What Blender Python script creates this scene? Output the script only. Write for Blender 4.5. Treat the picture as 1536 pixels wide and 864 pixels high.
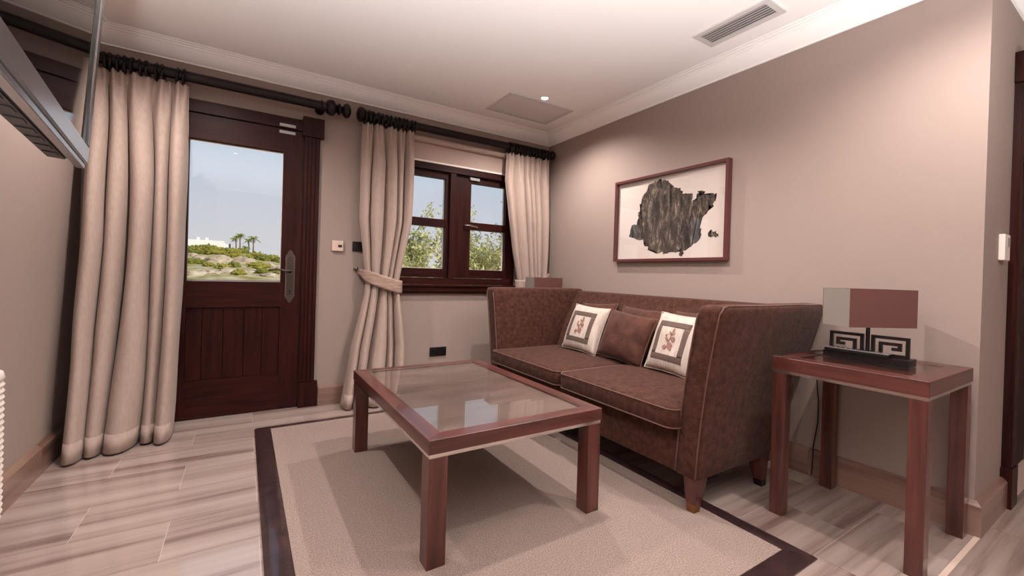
import bpy, bmesh, math, random
from mathutils import Vector, Matrix, noise
R = random.Random(7)
PI = math.pi
for o in list(bpy.data.objects): bpy.data.objects.remove(o)
S = bpy.context.scene
COL = S.collection

# ------------------------------------------------------------------ camera
F_PX, PX, PY = 655.963, 30.5465, -14.3396
cam_d = bpy.data.cameras.new('camera'); cam = bpy.data.objects.new('camera', cam_d); COL.objects.link(cam)
cam_d.sensor_fit = 'HORIZONTAL'; cam_d.sensor_width = 36.0
cam_d.lens = F_PX / 1536 * 36.0
cam_d.shift_x = -PX / 1536; cam_d.shift_y = PY / 1536
cam_d.clip_start = .02; cam_d.clip_end = 2000
_f = Vector((.55139889, .83421795, -.00629816)); _r = Vector((.83396772, -.55100859, .02978886)); _u = Vector((-.02138006, .02167801, .99953637))
m = Matrix((_r, _u, -_f)).transposed().to_4x4(); m.translation = Vector((-2.63816, -3.74351, 1.05))
cam.matrix_world = m
S.camera = cam

# ------------------------------------------------------------------ view, world, sun
S.view_settings.view_transform = 'Standard'; S.view_settings.look = 'None'
S.view_settings.gamma = 1; S.view_settings.use_curve_mapping = False
S.view_settings.exposure = -0.15
SPOT_W = 260.0
UP_W = 560.0
SKY = 1.1

def lin(h):
    if isinstance(h, str):
        h = h.lstrip('#'); c = [int(h[i:i + 2], 16) / 255 for i in (0, 2, 4)]
    else: c = [v / 255 for v in h]
    return tuple((v / 12.92 if v <= .04045 else ((v + .055) / 1.055) ** 2.4) for v in c) + (1,)

W = bpy.data.worlds.new('sky'); S.world = W; W.use_nodes = True
nt = W.node_tree; bg = nt.nodes['Background']
tc = nt.nodes.new('ShaderNodeTexCoord'); sx = nt.nodes.new('ShaderNodeSeparateXYZ'); rp = nt.nodes.new('ShaderNodeValToRGB')
nt.links.new(tc.outputs['Generated'], sx.inputs[0]); nt.links.new(sx.outputs['Z'], rp.inputs[0]); nt.links.new(rp.outputs[0], bg.inputs[0])
e = rp.color_ramp.elements
e[0].position = 0.0; e[0].color = lin((216, 214, 216))
e[1].position = 1.0; e[1].color = lin((140, 178, 215))
k = e.new(.10); k.color = lin((206, 209, 218))
k = e.new(.35); k.color = lin((176, 200, 222))
bg.inputs[1].default_value = SKY
sd = bpy.data.lights.new('sun', 'SUN'); sd.energy = 3.4; sd.angle = .01; sd.color = (1, .93, .8)
sun = bpy.data.objects.new('sun', sd); COL.objects.link(sun)
sun.rotation_euler = Vector((-.55, 1.0, -.75)).to_track_quat('-Z', 'Y').to_euler()

# ------------------------------------------------------------------ materials
MATS = {}
def new_mat(name):
    mt = bpy.data.materials.new(name); mt.use_nodes = True
    MATS[name] = mt
    return mt, mt.node_tree, mt.node_tree.nodes['Principled BSDF']
def N(t, kind, **kw):
    n = t.nodes.new(kind)
    for a, v in kw.items():
        if a in n.inputs: n.inputs[a].default_value = v
        else: setattr(n, a, v)
    return n
def pmat(name, c, rough=.5, metal=0, var=.0, scale=8, stretch=(1, 1, 1), bump=0, bscale=60, spec=.5, coat=0, c2=None, rnd=False, sheen=0, detail=4):
    mt, t, b = new_mat(name)
    c1 = lin(c)
    b.inputs['Roughness'].default_value = rough; b.inputs['Metallic'].default_value = metal
    b.inputs['Specular IOR Level'].default_value = spec
    if coat: b.inputs['Coat Weight'].default_value = coat; b.inputs['Coat Roughness'].default_value = .06
    if sheen: b.inputs['Sheen Weight'].default_value = sheen; b.inputs['Sheen Roughness'].default_value = .4
    b.inputs['Base Color'].default_value = c1
    co = N(t, 'ShaderNodeTexCoord'); mp = N(t, 'ShaderNodeMapping'); mp.inputs['Scale'].default_value = stretch
    src = co.outputs['Object']
    if rnd:
        oi = N(t, 'ShaderNodeObjectInfo'); ml = N(t, 'ShaderNodeVectorMath', operation='SCALE'); ad = N(t, 'ShaderNodeVectorMath', operation='ADD')
        cb = N(t, 'ShaderNodeCombineXYZ')
        for i in range(3): t.links.new(oi.outputs['Random'], cb.inputs[i])
        ml.inputs['Scale'].default_value = 37.0
        t.links.new(cb.outputs[0], ml.inputs[0]); t.links.new(src, ad.inputs[0]); t.links.new(ml.outputs[0], ad.inputs[1]); src = ad.outputs[0]
    t.links.new(src, mp.inputs[0])
    if var or c2:
        n = N(t, 'ShaderNodeTexNoise', Scale=scale, Detail=detail); t.links.new(mp.outputs[0], n.inputs['Vector'])
        r = N(t, 'ShaderNodeValToRGB')
        r.color_ramp.elements[0].position = .32; r.color_ramp.elements[1].position = .68
        d = lin(c2) if c2 else tuple(v * (1 - var) for v in c1[:3]) + (1,)
        r.color_ramp.elements[0].color = d; r.color_ramp.elements[1].color = c1
        t.links.new(n.outputs['Fac'], r.inputs[0]); t.links.new(r.outputs[0], b.inputs['Base Color'])
    if bump:
        n2 = N(t, 'ShaderNodeTexNoise', Scale=bscale, Detail=3); t.links.new(mp.outputs[0], n2.inputs['Vector'])
        bp = N(t, 'ShaderNodeBump', Strength=bump, Distance=.01); t.links.new(n2.outputs['Fac'], bp.inputs['Height']); t.links.new(bp.outputs[0], b.inputs['Normal'])
    return mt
def stone(name, base, dark, light, rough, coat, world=True):
    # striated marble, bands along the local X axis, each piece with its own offset
    mt, t, b = new_mat(name)
    co = N(t, 'ShaderNodeTexCoord'); oi = N(t, 'ShaderNodeObjectInfo'); cb = N(t, 'ShaderNodeCombineXYZ')
    ml = N(t, 'ShaderNodeVectorMath', operation='SCALE'); ml.inputs['Scale'].default_value = .9
    ad = N(t, 'ShaderNodeVectorMath', operation='ADD'); mp = N(t, 'ShaderNodeMapping'); mp.inputs['Scale'].default_value = (.35, 9, 9)
    ge = N(t, 'ShaderNodeNewGeometry'); GEO = ge.outputs['Position'] if world else co.outputs['Object']
    for i in range(3): t.links.new(oi.outputs['Random'], cb.inputs[i])
    t.links.new(cb.outputs[0], ml.inputs[0]); t.links.new(GEO, ad.inputs[0]); t.links.new(ml.outputs[0], ad.inputs[1]); t.links.new(ad.outputs[0], mp.inputs[0])
    n = N(t, 'ShaderNodeTexNoise', Scale=1.0, Detail=6, Roughness=.62); t.links.new(mp.outputs[0], n.inputs['Vector'])
    r = N(t, 'ShaderNodeValToRGB'); el = r.color_ramp.elements
    el[0].position = .34; el[0].color = lin(dark); el[1].position = .66; el[1].color = lin(light)
    q = el.new(.47); q.color = lin(base)
    t.links.new(n.outputs['Fac'], r.inputs[0]); t.links.new(r.outputs[0], b.inputs['Base Color'])
    b.inputs['Roughness'].default_value = rough; b.inputs['Coat Weight'].default_value = coat; b.inputs['Coat Roughness'].default_value = .05
    b.inputs['Coat IOR'].default_value = 1.9
    return mt
def glassy(name, tint=(1, 1, 1, 1), ior=1.5, rough=.0, gain=1.0):
    mt, t, b = new_mat(name); t.nodes.remove(b)
    out = t.nodes['Material Output']; tr = N(t, 'ShaderNodeBsdfTransparent'); tr.inputs[0].default_value = tint
    gl = N(t, 'ShaderNodeBsdfGlossy'); gl.inputs['Roughness'].default_value = rough
    fr = N(t, 'ShaderNodeFresnel'); fr.inputs[0].default_value = ior; mx = N(t, 'ShaderNodeMixShader')
    ge = N(t, 'ShaderNodeNewGeometry'); ma = N(t, 'ShaderNodeMath', operation='MULTIPLY'); iv = N(t, 'ShaderNodeMath', operation='SUBTRACT')
    iv.inputs[0].default_value = 1; t.links.new(ge.outputs['Backfacing'], iv.inputs[1]); t.links.new(fr.outputs[0], ma.inputs[0]); t.links.new(iv.outputs[0], ma.inputs[1])
    t.links.new(ma.outputs[0], mx.inputs[0]); t.links.new(tr.outputs[0], mx.inputs[1]); t.links.new(gl.outputs[0], mx.inputs[2]); t.links.new(mx.outputs[0], out.inputs[0])
    return mt
def emit(name, c, s):
    mt, t, b = new_mat(name)
    b.inputs['Emission Color'].default_value = lin(c); b.inputs['Emission Strength'].default_value = s; b.inputs['Base Color'].default_value = lin(c)
    return mt

pmat('wall', (152, 134, 126), .75, var=.03, scale=2, bump=.04, bscale=180, spec=.3)
pmat('ceiling', (248, 243, 240), .8, var=.015, scale=1.5, spec=.3)
pmat('cornice', (248, 243, 240), .6, spec=.4)
stone('stone', (152, 133, 125), (102, 80, 73), (172, 155, 147), .3, .6)
stone('stone_board', (128, 98, 86), (92, 66, 57), (144, 114, 101), .3, .3, False)
pmat('grout', (196, 172, 158), .8)
for ax, st in (('x', (1, 14, 14)), ('y', (14, 1, 14)), ('z', (14, 14, 1))):
    pmat('walnut_' + ax, (96, 50, 42), .32, c2=(58, 28, 25), scale=2.2, stretch=st, coat=.35, rnd=True, bump=.02, bscale=8)
    pmat('mahogany_' + ax, (52, 20, 17), .42, c2=(34, 11, 10), scale=2.5, stretch=st, spec=.12, coat=.0, rnd=True)
pmat('table_panel', (128, 106, 98), .3, c2=(100, 80, 74), scale=2.0, stretch=(1.4, 4, 1), coat=.2)
pmat('dark_wood', (26, 13, 12), .4, var=.3, scale=6, spec=.3)
pmat('linen', (166, 146, 136), .9, c2=(156, 136, 126), scale=60, stretch=(2, 2, .35), bump=.12, bscale=38, spec=.15, sheen=.1)
pmat('tie_linen', (166, 142, 130), .9, c2=(138, 112, 101), scale=14, stretch=(1, 1, 6), bump=.15, bscale=40, spec=.15)
pmat('velvet', (82, 51, 41), .85, c2=(58, 33, 26), scale=34, bump=.4, bscale=160, spec=.12, sheen=.08, detail=12)
pmat('velvet_pipe', (96, 62, 52), .8, sheen=.2)
pmat('pillow_brown', (88, 54, 44), .85, c2=(62, 37, 30), scale=14, bump=.3, bscale=24, sheen=.1, spec=.2)
pmat('pillow_cream', (196, 182, 172), .9, c2=(178, 160, 149), scale=12, stretch=(1, 6, 1), bump=.15, bscale=30, spec=.2)
pmat('band', (96, 76, 68), .85, var=.2, scale=40)
pmat('thread', (150, 108, 98), .8, var=.3, scale=60)
pmat('pile', (170, 150, 141), .95, c2=(136, 117, 108), scale=170, bump=.8, bscale=260, spec=.1, detail=6)
pmat('leather', (58, 38, 38), .3, c2=(40, 26, 27), scale=14, bump=.25, bscale=26, spec=.6, coat=.35)
pmat('silver', (200, 198, 200), .28, metal=1)
pmat('chrome', (222, 218, 214), .12, metal=1)
pmat('silver_dimmed', (112, 104, 102), .35, metal=1)  # silver of the TV frame, darkened to stand for a dimmer reflection
pmat('brass', (150, 110, 74), .3, metal=1)
pmat('bronze', (92, 82, 76), .38, metal=1)
pmat('black_plastic', (16, 14, 15), .35)
pmat('dark_metal', (26, 18, 18), .4, metal=.3)
pmat('white_plastic', (224, 212, 204), .4)
pmat('beige_plastic', (206, 178, 162), .4)
pmat('grey_plastic', (150, 146, 146), .45)
pmat('vent_grey', (206, 200, 198), .5)
pmat('panel_grey', (214, 208, 206), .6)
pmat('vent_dark', (120, 112, 110), .7)
mt = pmat('screen', (8, 5, 5), .04, spec=.35); 
pmat('frame_red', (88, 44, 44), .3, coat=.3)
pmat('paper', (206, 192, 183), .8, var=.03, scale=3)
mt = pmat('ink', (150, 134, 118), .9, c2=(26, 21, 19), scale=18, stretch=(1, 1.6, .6), detail=15)
for n_ in mt.node_tree.nodes:
    if n_.type == 'TEX_NOISE': n_.inputs['Roughness'].default_value = .78; n_.inputs['Distortion'].default_value = .6
    if n_.type == 'VALTORGB':
        n_.color_ramp.elements[0].position = .40; n_.color_ramp.elements[1].position = .66; q_ = n_.color_ramp.elements.new(.52); q_.color = lin((70, 58, 51))
pmat('blind', (176, 153, 142), .8)
glassy('pane'); glassy('table_glass', (.97, .98, .97, 1), 1.9); glassy('pic_glass', (1, 1, 1, 1), 1.7)
pmat('shade', (96, 58, 52), .8, bump=.1, bscale=200)
pmat('shade_daylit', (134, 124, 116), .7, bump=.1, bscale=200)  # lampshade end panel, window daylight painted into its colour
pmat('rock', (214, 196, 172), .95, c2=(150, 128, 106), scale=.5, bump=.8, bscale=2, spec=.1)
pmat('terrain', (146, 134, 66), 1, c2=(214, 194, 160), scale=.35, bump=.6, bscale=1.2, spec=.05, detail=8)
pmat('scrub', (172, 158, 76), 1, c2=(112, 112, 46), scale=2.5, spec=.05)
pmat('scrub_dark', (140, 138, 66), 1, c2=(92, 98, 44), scale=2.5, spec=.05)
pmat('palm', (150, 156, 70), .8, spec=.1); pmat('palm_trunk', (130, 110, 84), .9)
pmat('leaf', (244, 236, 176), .7, c2=(164, 162, 84), scale=6, spec=.2)
pmat('bark', (150, 134, 116), .9, var=.3, scale=10)
pmat('plaster', (244, 240, 234), .8)
pmat('house_glass', (70, 80, 92), .1)
emit('lamp_face', (255, 244, 230), 14)

# ------------------------------------------------------------------ mesh helpers
def MB(): return bmesh.new()
def box(bm, x0, x1, y0, y1, z0, z1, bev=0):
    vs = [bm.verts.new(p) for p in ((x0, y0, z0), (x1, y0, z0), (x1, y1, z0), (x0, y1, z0), (x0, y0, z1), (x1, y0, z1), (x1, y1, z1), (x0, y1, z1))]
    fs = [bm.faces.new([vs[i] for i in q]) for q in ((0, 3, 2, 1), (4, 5, 6, 7), (0, 1, 5, 4), (1, 2, 6, 5), (2, 3, 7, 6), (3, 0, 4, 7))]
    if bev:
        es = list({e for f in fs for e in f.edges})
        bmesh.ops.bevel(bm, geom=es, offset=bev, segments=2, affect='EDGES', profile=.6)
    return vs
def hull8(bm, bot, top):
    vs = [bm.verts.new(p) for p in list(bot) + list(top)]
    n = len(bot)
    bm.faces.new(vs[:n][::-1]); bm.faces.new(vs[n:])
    for i in range(n): bm.faces.new((vs[i], vs[(i + 1) % n], vs[n + (i + 1) % n], vs[n + i]))
def rings(bm, loops, cap=True, close=True):
    vv = [[bm.verts.new(p) for p in L] for L in loops]
    n = len(vv[0])
    for a, b in zip(vv, vv[1:]):
        for i in range(n if close else n - 1): bm.faces.new((a[i], a[(i + 1) % n], b[(i + 1) % n], b[i]))
    if cap and close:
        bm.faces.new(vv[0][::-1]); bm.faces.new(vv[-1])
    return vv
def tube(bm, pts, r, n=8, closed=False):
    pts = [Vector(p) for p in pts]; L = []
    up = None
    for i, p in enumerate(pts):
        if closed: d = pts[(i + 1) % len(pts)] - pts[i - 1]
        else: d = pts[min(i + 1, len(pts) - 1)] - pts[max(i - 1, 0)]
        d.normalize()
        if up is None: up = Vector((0, 0, 1)) if abs(d.z) < .9 else Vector((1, 0, 0))
        a = d.cross(up)
        if a.length < 1e-5: a = d.orthogonal()
        a.normalize(); b = d.cross(a).normalized(); up = -b if False else up
        rr = r[i] if isinstance(r, (list, tuple)) else r
        L.append([p + a * math.cos(2 * PI * k / n) * rr + b * math.sin(2 * PI * k / n) * rr for k in range(n)])
    if closed:
        vv = [[bm.verts.new(p) for p in l] for l in L]
        for i in range(len(vv)):
            A, B = vv[i], vv[(i + 1) % len(vv)]
            for k in range(n): bm.faces.new((A[k], A[(k + 1) % n], B[(k + 1) % n], B[k]))
    else: rings(bm, L)
def lathe(bm, prof, o, axis, n=20):
    # prof: list of (distance along axis, radius)
    ax = Vector(axis).normalized(); a = ax.orthogonal().normalized(); b = ax.cross(a); o = Vector(o)
    rings(bm, [[o + ax * d + (a * math.cos(2 * PI * k / n) + b * math.sin(2 * PI * k / n)) * max(r, 1e-4) for k in range(n)] for d, r in prof])
def torus(bm, c, axis, R0, r, n=18, k=8):
    ax = Vector(axis).normalized(); a = ax.orthogonal().normalized(); b = ax.cross(a); c = Vector(c)
    tube(bm, [c + (a * math.cos(2 * PI * i / n) + b * math.sin(2 * PI * i / n)) * R0 for i in range(n)], r, k, closed=True)
def rrect(x0, x1, y0, y1, z, r, s=4):
    P = []
    for cx, cy, a0 in ((x1 - r, y1 - r, 0), (x0 + r, y1 - r, PI / 2), (x0 + r, y0 + r, PI), (x1 - r, y0 + r, 1.5 * PI)):
        for i in range(s + 1):
            a = a0 + PI / 2 * i / s; P.append((cx + r * math.cos(a), cy + r * math.sin(a), z))
    return P
def bm_obj(name, bm, mat, parent=None, smooth=False):
    bmesh.ops.recalc_face_normals(bm, faces=bm.faces)
    me = bpy.data.meshes.new(name); bm.to_mesh(me); bm.free()
    me.materials.append(MATS[mat])
    if smooth:
        for p in me.polygons: p.use_smooth = True
        if smooth is not True: me.set_sharp_from_angle(angle=math.radians(smooth))
    o = bpy.data.objects.new(name, me); COL.objects.link(o)
    if parent: o.parent = parent
    return o
def obj(name, bm, mat, parent=None, smooth=False, at=None):
    """mesh given in world coordinates; its origin is moved to the parent's (world placed) frame"""
    base = None
    if parent is not None:
        base = Vector(parent.get('_w', (0, 0, 0)))
    if at is not None:
        at = Vector(at); bmesh.ops.translate(bm, verts=bm.verts, vec=-at)
        o = bm_obj(name, bm, mat, parent, smooth); o.location = at - (base or Vector()); o['_w'] = tuple(at)
        return o
    if base is not None: bmesh.ops.translate(bm, verts=bm.verts, vec=-base)
    o = bm_obj(name, bm, mat, parent, smooth)
    o['_w'] = tuple(base) if base is not None else (0, 0, 0)
    return o
def bobj(name, mat, parent, x0, x1, y0, y1, z0, z1, bev=0, smooth=False):
    bm = MB(); box(bm, x0, x1, y0, y1, z0, z1, bev)
    return obj(name, bm, mat, parent, smooth)
def tag(o, label, cat, group=None):
    o['label'] = label; o['category'] = cat
    if group: o['group'] = group
    return o
def thing(name, label, cat, loc, group=None):
    o = bpy.data.objects.new(name, None); COL.objects.link(o); o.location = loc; o['_w'] = tuple(loc); o.empty_display_size = .1
    return tag(o, label, cat, group)
def struct(o, label, cat): o['kind'] = 'structure'; return tag(o, label, cat)
def sempty(name, loc, label, cat):
    o = thing(name, label, cat, loc); o['kind'] = 'structure'; return o

# ------------------------------------------------------------------ room shell
XL, YR, XH, YH, ZC = -3.474, -6.4, 1.7, -3.244, 2.5     # left wall, rear wall, hall end, hall corner, ceiling
DX0, DX1, DZ1 = -3.20, -2.165, 2.165                       # balcony door opening
WX0, WX1, WZ0, WZ1 = -1.66, -.395, .93, 2.02              # window opening
floor = MB(); box(floor, XL - .15, XH + .15, YR - .15, .25, -.12, -.0012); floor = struct(obj('floor', floor, 'grout'), 'polished striped stone tile floor of the room', 'floor')
bm = MB()
def wallbox(a, b, c, d, e_, f): box(bm, a, b, c, d, e_, f)
wallbox(XL - .15, DX0, 0, .22, -.012, 2.6); wallbox(DX1, WX0, 0, .22, -.012, 2.6); wallbox(WX1, .15, 0, .22, -.012, 2.6)
wallbox(DX0, DX1, 0, .22, DZ1, 2.6); wallbox(WX0, WX1, 0, .22, -.012, WZ0); wallbox(WX0, WX1, 0, .22, WZ1, 2.6)
struct(obj('wall_back', bm, 'wall'), 'mauve beige back wall with the balcony door and window', 'wall')
bm = MB(); box(bm, XL - .15, XL, YR, 0, -.012, 2.6); struct(obj('wall_left', bm, 'wall'), 'plain beige wall at the left behind the television', 'wall')
bm = MB(); box(bm, 0, .15, YH, 0, -.012, 2.6); struct(obj('wall_right', bm, 'wall'), 'plain beige wall behind the sofa', 'wall')
HD0, HD1, HDZ = .56, 1.42, 2.08
bm = MB(); box(bm, .15, HD0, YH, YH + .15, -.012, 2.6); box(bm, HD1, XH, YH, YH + .15, -.012, 2.6); box(bm, HD0, HD1, YH, YH + .15, HDZ, 2.6)
struct(obj('wall_hall', bm, 'wall'), 'beige wall turning off to the hallway at far right', 'wall')
bm = MB(); box(bm, XH, XH + .15, YR, YH + .15, -.012, 2.6); struct(obj('wall_end', bm, 'wall'), 'beige end wall of the hallway', 'wall')
bm = MB(); box(bm, XL - .15, XH + .15, YR - .15, YR, -.012, 2.6); struct(obj('wall_rear', bm, 'wall'), 'beige wall behind the viewer', 'wall')
bm = MB(); box(bm, XL - .15, XH + .15, YR - .15, .22, 2.5, 2.62); struct(obj('ceiling', bm, 'ceiling'), 'smooth off-white ceiling', 'ceiling')

# stone tiles, rows of 0.301 m running along X, brick bond
TILE = {}
def tile(x0, x1, y0, y1):
    g = .001; key = (round(x1 - x0, 3), round(y1 - y0, 3))
    cx, cy = (x0 + x1) / 2, (y0 + y1) / 2
    if key not in TILE:
        b = MB(); hx, hy = key[0] / 2 - g, key[1] / 2 - g
        rings(b, [[(-hx, -hy, -.008), (hx, -hy, -.008), (hx, hy, -.008), (-hx, hy, -.008)], [(-hx, -hy, 0), (hx, -hy, 0), (hx, hy, 0), (-hx, hy, 0)]])
        o = bm_obj('tile', b, 'stone', floor); TILE[key] = o
    else:
        o = TILE[key].copy(); COL.objects.link(o); o.parent = floor
    o.location = (cx, cy, 0)
y = .057; row = 0
ysplit = YH - .008
ys = []
while y > -4.3:
    ys.append((y, y - .301)); y -= .301
for i, (a, b) in enumerate(ys):
    a2 = min(a, 0.0)
    segs = [(a2, b)]
    if b < ysplit < a2: segs = [(a2, ysplit), (ysplit - .018, b)]
    elif ysplit - .018 <= a2 <= ysplit: segs = [(ysplit - .018, b)]
    start = (-3.165 if i % 2 == 0 else -2.867)
    xs = [XL]; x = start
    while x <= XL + .02: x += .6
    while x - .6 > XL + .02: x -= .6
    for (c, d) in segs:
        xm = 0.0 if c > ysplit else XH
        xx = [XL] + [v for v in [x + .6 * k for k in range(12)] if v < xm - .02] + [xm]
        for p, q in zip(xx, xx[1:]):
            if c - d > .01: tile(p, q, d, c)
bm = MB(); box(bm, XL, XH, YR, ys[-1][1], -.012, 0); obj('tile_field', bm, 'stone', floor)
bm = MB(); box(bm, XL, XH, ysplit - .018, ysplit, -.012, .001); struct(obj('trim_1', bm, 'grout'), 'pale strip in the floor where the hallway begins', 'trim')

# cornice (ceiling moulding)
CP = [(0, 2.398), (.010, 2.398), (.012, 2.406), (.022, 2.412), (.045, 2.430), (.066, 2.452), (.082, 2.474), (.088, 2.476), (.090, 2.484), (.104, 2.486), (.108, 2.493), (.120, 2.494), (.124, 2.5), (0, 2.5)]
def cornice(name, a, b, nrm, m0, m1, label):
    # a,b wall end points; nrm into the room; m0/m1 mitre factors at each end (shift along a->b per unit depth)
    a, b, n = Vector(a), Vector(b), Vector(nrm); t = (b - a).normalized(); bm = MB()
    rings(bm, [[a + n * d + t * d * m0 + Vector((0, 0, z)) for d, z in CP], [b + n * d - t * d * m1 + Vector((0, 0, z)) for d, z in CP]])
    return struct(obj(name, bm, 'cornice', None, 35), label, 'moulding')
cornice('trim_2', (XL, 0, 0), (0, 0, 0), (0, -1, 0), 1, 1, 'white ceiling moulding above the curtain poles')
cornice('trim_3', (0, 0, 0), (0, YH, 0), (-1, 0, 0), 1, -1, 'white ceiling moulding along the wall behind the sofa')
cornice('trim_4', (XL, YR, 0), (XL, 0, 0), (1, 0, 0), 0, 1, 'white ceiling moulding along the television wall')
cornice('trim_5', (0, YH, 0), (XH, YH, 0), (0, -1, 0), -1, 0, 'ceiling moulding running off into the hallway')

# baseboards: stone pieces with a bevelled top
def baseboard(name, a, b, nrm, label, m0=0, m1=0):
    a, b, n = Vector(a), Vector(b), Vector(nrm); t = (b - a).normalized(); L = (b - a).length
    P = [(0, 0), (.028, 0), (.028, .128), (.010, .146), (0, .146)]
    root = sempty(name, tuple(a), label, 'baseboard')
    k = max(1, round(L / .6)); g = .0008
    for i in range(k):
        p = L * i / k + (g if i else 0); q = L * (i + 1) / k - (g if i < k - 1 else 0); bm = MB()
        f0 = m0 if i == 0 else 0; f1 = m1 if i == k - 1 else 0
        ang = math.atan2(t.y, t.x); o_ = a + t * (p + q) / 2
        lp = []
        for s, f, sg in ((p - (p + q) / 2, f0, 1), (q - (p + q) / 2, f1, -1)):
            lp.append([Vector((s + sg * f * d, d if (Vector((-t.y, t.x, 0)).dot(n) > 0) else -d, z)) for d, z in P])
        rings(bm, lp); o = bm_obj('skirting_tile', bm, 'stone_board', root); o.location = o_ - a; o.rotation_euler.z = ang
    return root
baseboard('baseboard_back', (-2.14, 0, 0), (0, 0, 0), (0, -1, 0), 'stone baseboard under the window', 0, 1)
baseboard('baseboard_left', (XL, -4.4, 0), (XL, -.002, 0), (1, 0, 0), 'stone baseboard along the left wall', 0, 0)
baseboard('baseboard_right', (0, 0, 0), (0, YH, 0), (-1, 0, 0), 'stone baseboard behind the sofa and side table', 1, -1)
baseboard('baseboard_hall', (0, YH, 0), (.452, YH, 0), (0, -1, 0), 'short stone baseboard piece at the hallway corner', -1, 0)

# ------------------------------------------------------------------ balcony door
door = sempty('door_1', (-2.68, 0, 0), 'dark mahogany balcony door with large glass pane above boards', 'door')
def casing_side(parent, xin, xout, sgn, yw=0, wood='mahogany_z'):
    # fluted shaft with plinth block and capital; xin nearest the opening
    bm = MB(); a, b = sorted((xin, xout)); box(bm, a, b, yw - .028, yw, .19, 2.05)
    o = obj('casing', bm, wood, parent)
    for i in range(4):
        c = a + (b - a) * (i + .5) / 4; bobj('flute', wood, o, c - (b - a) * .085, c + (b - a) * .085, yw - .036, yw - .028, .195, 2.045)
    bobj('plinth_block', wood, parent, a - .018 * (sgn < 0), b + .025 * (sgn > 0), yw - .042, yw, 0, .19)
    bobj('capital_block', wood, parent, a - .012, b + .03, yw - .046, yw, 2.05, 2.195)
casing_side(door, -2.275, -2.172, 1)
casing_side(door, -3.085, -3.19, -1)
bobj('head_casing', 'mahogany_x', door, -3.095, -2.287, -.03, 0, 2.085, 2.166)
bobj('jamb', 'mahogany_z', door, -2.275, DX1 - .002, .001, .2, 0, 2.16); bobj('jamb', 'mahogany_z', door, DX0 + .002, -3.085, .001, .2, 0, 2.16)
bobj('head_jamb', 'mahogany_x', door, -3.085, -2.275, .001, .2, 2.085, 2.16)
leaf = bpy.data.objects.new('door_leaf', None); COL.objects.link(leaf); leaf.parent = door; leaf['_w'] = (-2.68, 0, 0)
Y0, Y1 = -.012, .036
bobj('stile', 'mahogany_z', leaf, -2.408, -2.278, Y0, Y1, .006, 2.082); bobj('stile', 'mahogany_z', leaf, -3.082, -2.957, Y0, Y1, .006, 2.082)
bobj('rail', 'mahogany_x', leaf, -2.957, -2.408, Y0, Y1, 1.912, 2.082); bobj('rail', 'mahogany_x', leaf, -2.957, -2.408, Y0, Y1, .765, .945); bobj('rail', 'mahogany_x', leaf, -2.957, -2.408, Y0, Y1, .006, .265)
bx = [-2.957, -2.868, -2.748, -2.627, -2.517, -2.408]
for a, b in zip(bx, bx[1:]): bobj('board', 'mahogany_z', leaf, a + .0015, b - .0015, .0, .011, .265, .765, .002)
bobj('backing_panel', 'mahogany_x', leaf, -2.957, -2.408, .012, .034, .265, .765)
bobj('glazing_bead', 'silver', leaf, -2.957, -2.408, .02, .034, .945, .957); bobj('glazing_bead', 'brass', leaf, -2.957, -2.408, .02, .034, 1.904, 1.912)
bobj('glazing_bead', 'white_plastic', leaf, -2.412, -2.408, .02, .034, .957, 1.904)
bobj('glass_pane', 'pane', leaf, -2.957, -2.410, .016, .020, .95, 1.91)
# handle plate with scalloped ends and pierced lattice
bm = MB(); xc, z0, z1, hw = -2.347, .79, 1.19, .029
prof = []
def half(z, s): return [(xc + w, z + s * dz) for w, dz in ((hw, 0), (hw * .93, .012), (hw * .62, .02), (hw * .55, .03), (hw * .25, .043), (0, .048))]
top = half(z1 - .05, 1); bot = half(z0 + .05, -1)
P = top + [(2 * xc - x, z) for x, z in top[::-1][1:]] + [(2 * xc - x, z) for x, z in bot] + bot[::-1][1:]
rings(bm, [[(x, -.016, z) for x, z in P], [(x, -.012, z) for x, z in P]])
plate = obj('handle_plate', bm, 'bronze', door)
bm = MB()
for i in range(15):
    for j in range(3):
        zz = .86 + .019 * i + (.0095 if j == 1 else 0)
        if .995 < zz < 1.03 : continue
        lathe(bm, [(0, .0055), (.0012, .0055)], (xc + (j - 1) * .013, -.0162, zz), (0, -1, 0), 6)
obj('lattice_hole', bm, 'black_plastic', plate)
bm = MB(); tube(bm, [Vector(p) + Vector((xc, 0, z0 + .05)) for p in [(-hw, -.017, 0), (-hw, -.017, .3), ]], .0018, 5); tube(bm, [(xc + hw, -.017, z0 + .05), (xc + hw, -.017, z1 - .05)], .0018, 5)
obj('plate_rim', bm, 'chrome', plate)
bm = MB(); lathe(bm, [(0, .014), (.006, .014), (.01, .009), (.045, .008)], (xc, -.016, 1.03), (0, -1, 0), 14)
tube(bm, [(xc, -.058, 1.03), (xc - .025, -.062, 1.031), (xc - .06, -.06, 1.038), (xc - .095, -.058, 1.044), (xc - .125, -.058, 1.038), (xc - .14, -.058, 1.03)], [.008, .008, .0075, .008, .0085, .005], 8)
obj('lever_handle', bm, 'bronze', leaf, True)
bm = MB(); lathe(bm, [(0, .008), (.006, .008)], (xc, -.016, .885), (0, -1, 0), 12); box(bm, xc - .004, xc + .004, -.022, -.016, .855, .885); obj('keyhole', bm, 'dark_metal', leaf)
bobj('contact_sensor', 'grey_plastic', leaf, -2.44, -2.335, -.026, -.012, 2.043, 2.066, .003); bobj('contact_sensor', 'grey_plastic', door, -2.44, -2.335, -.044, -.03, 2.090, 2.112, .003)

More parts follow.
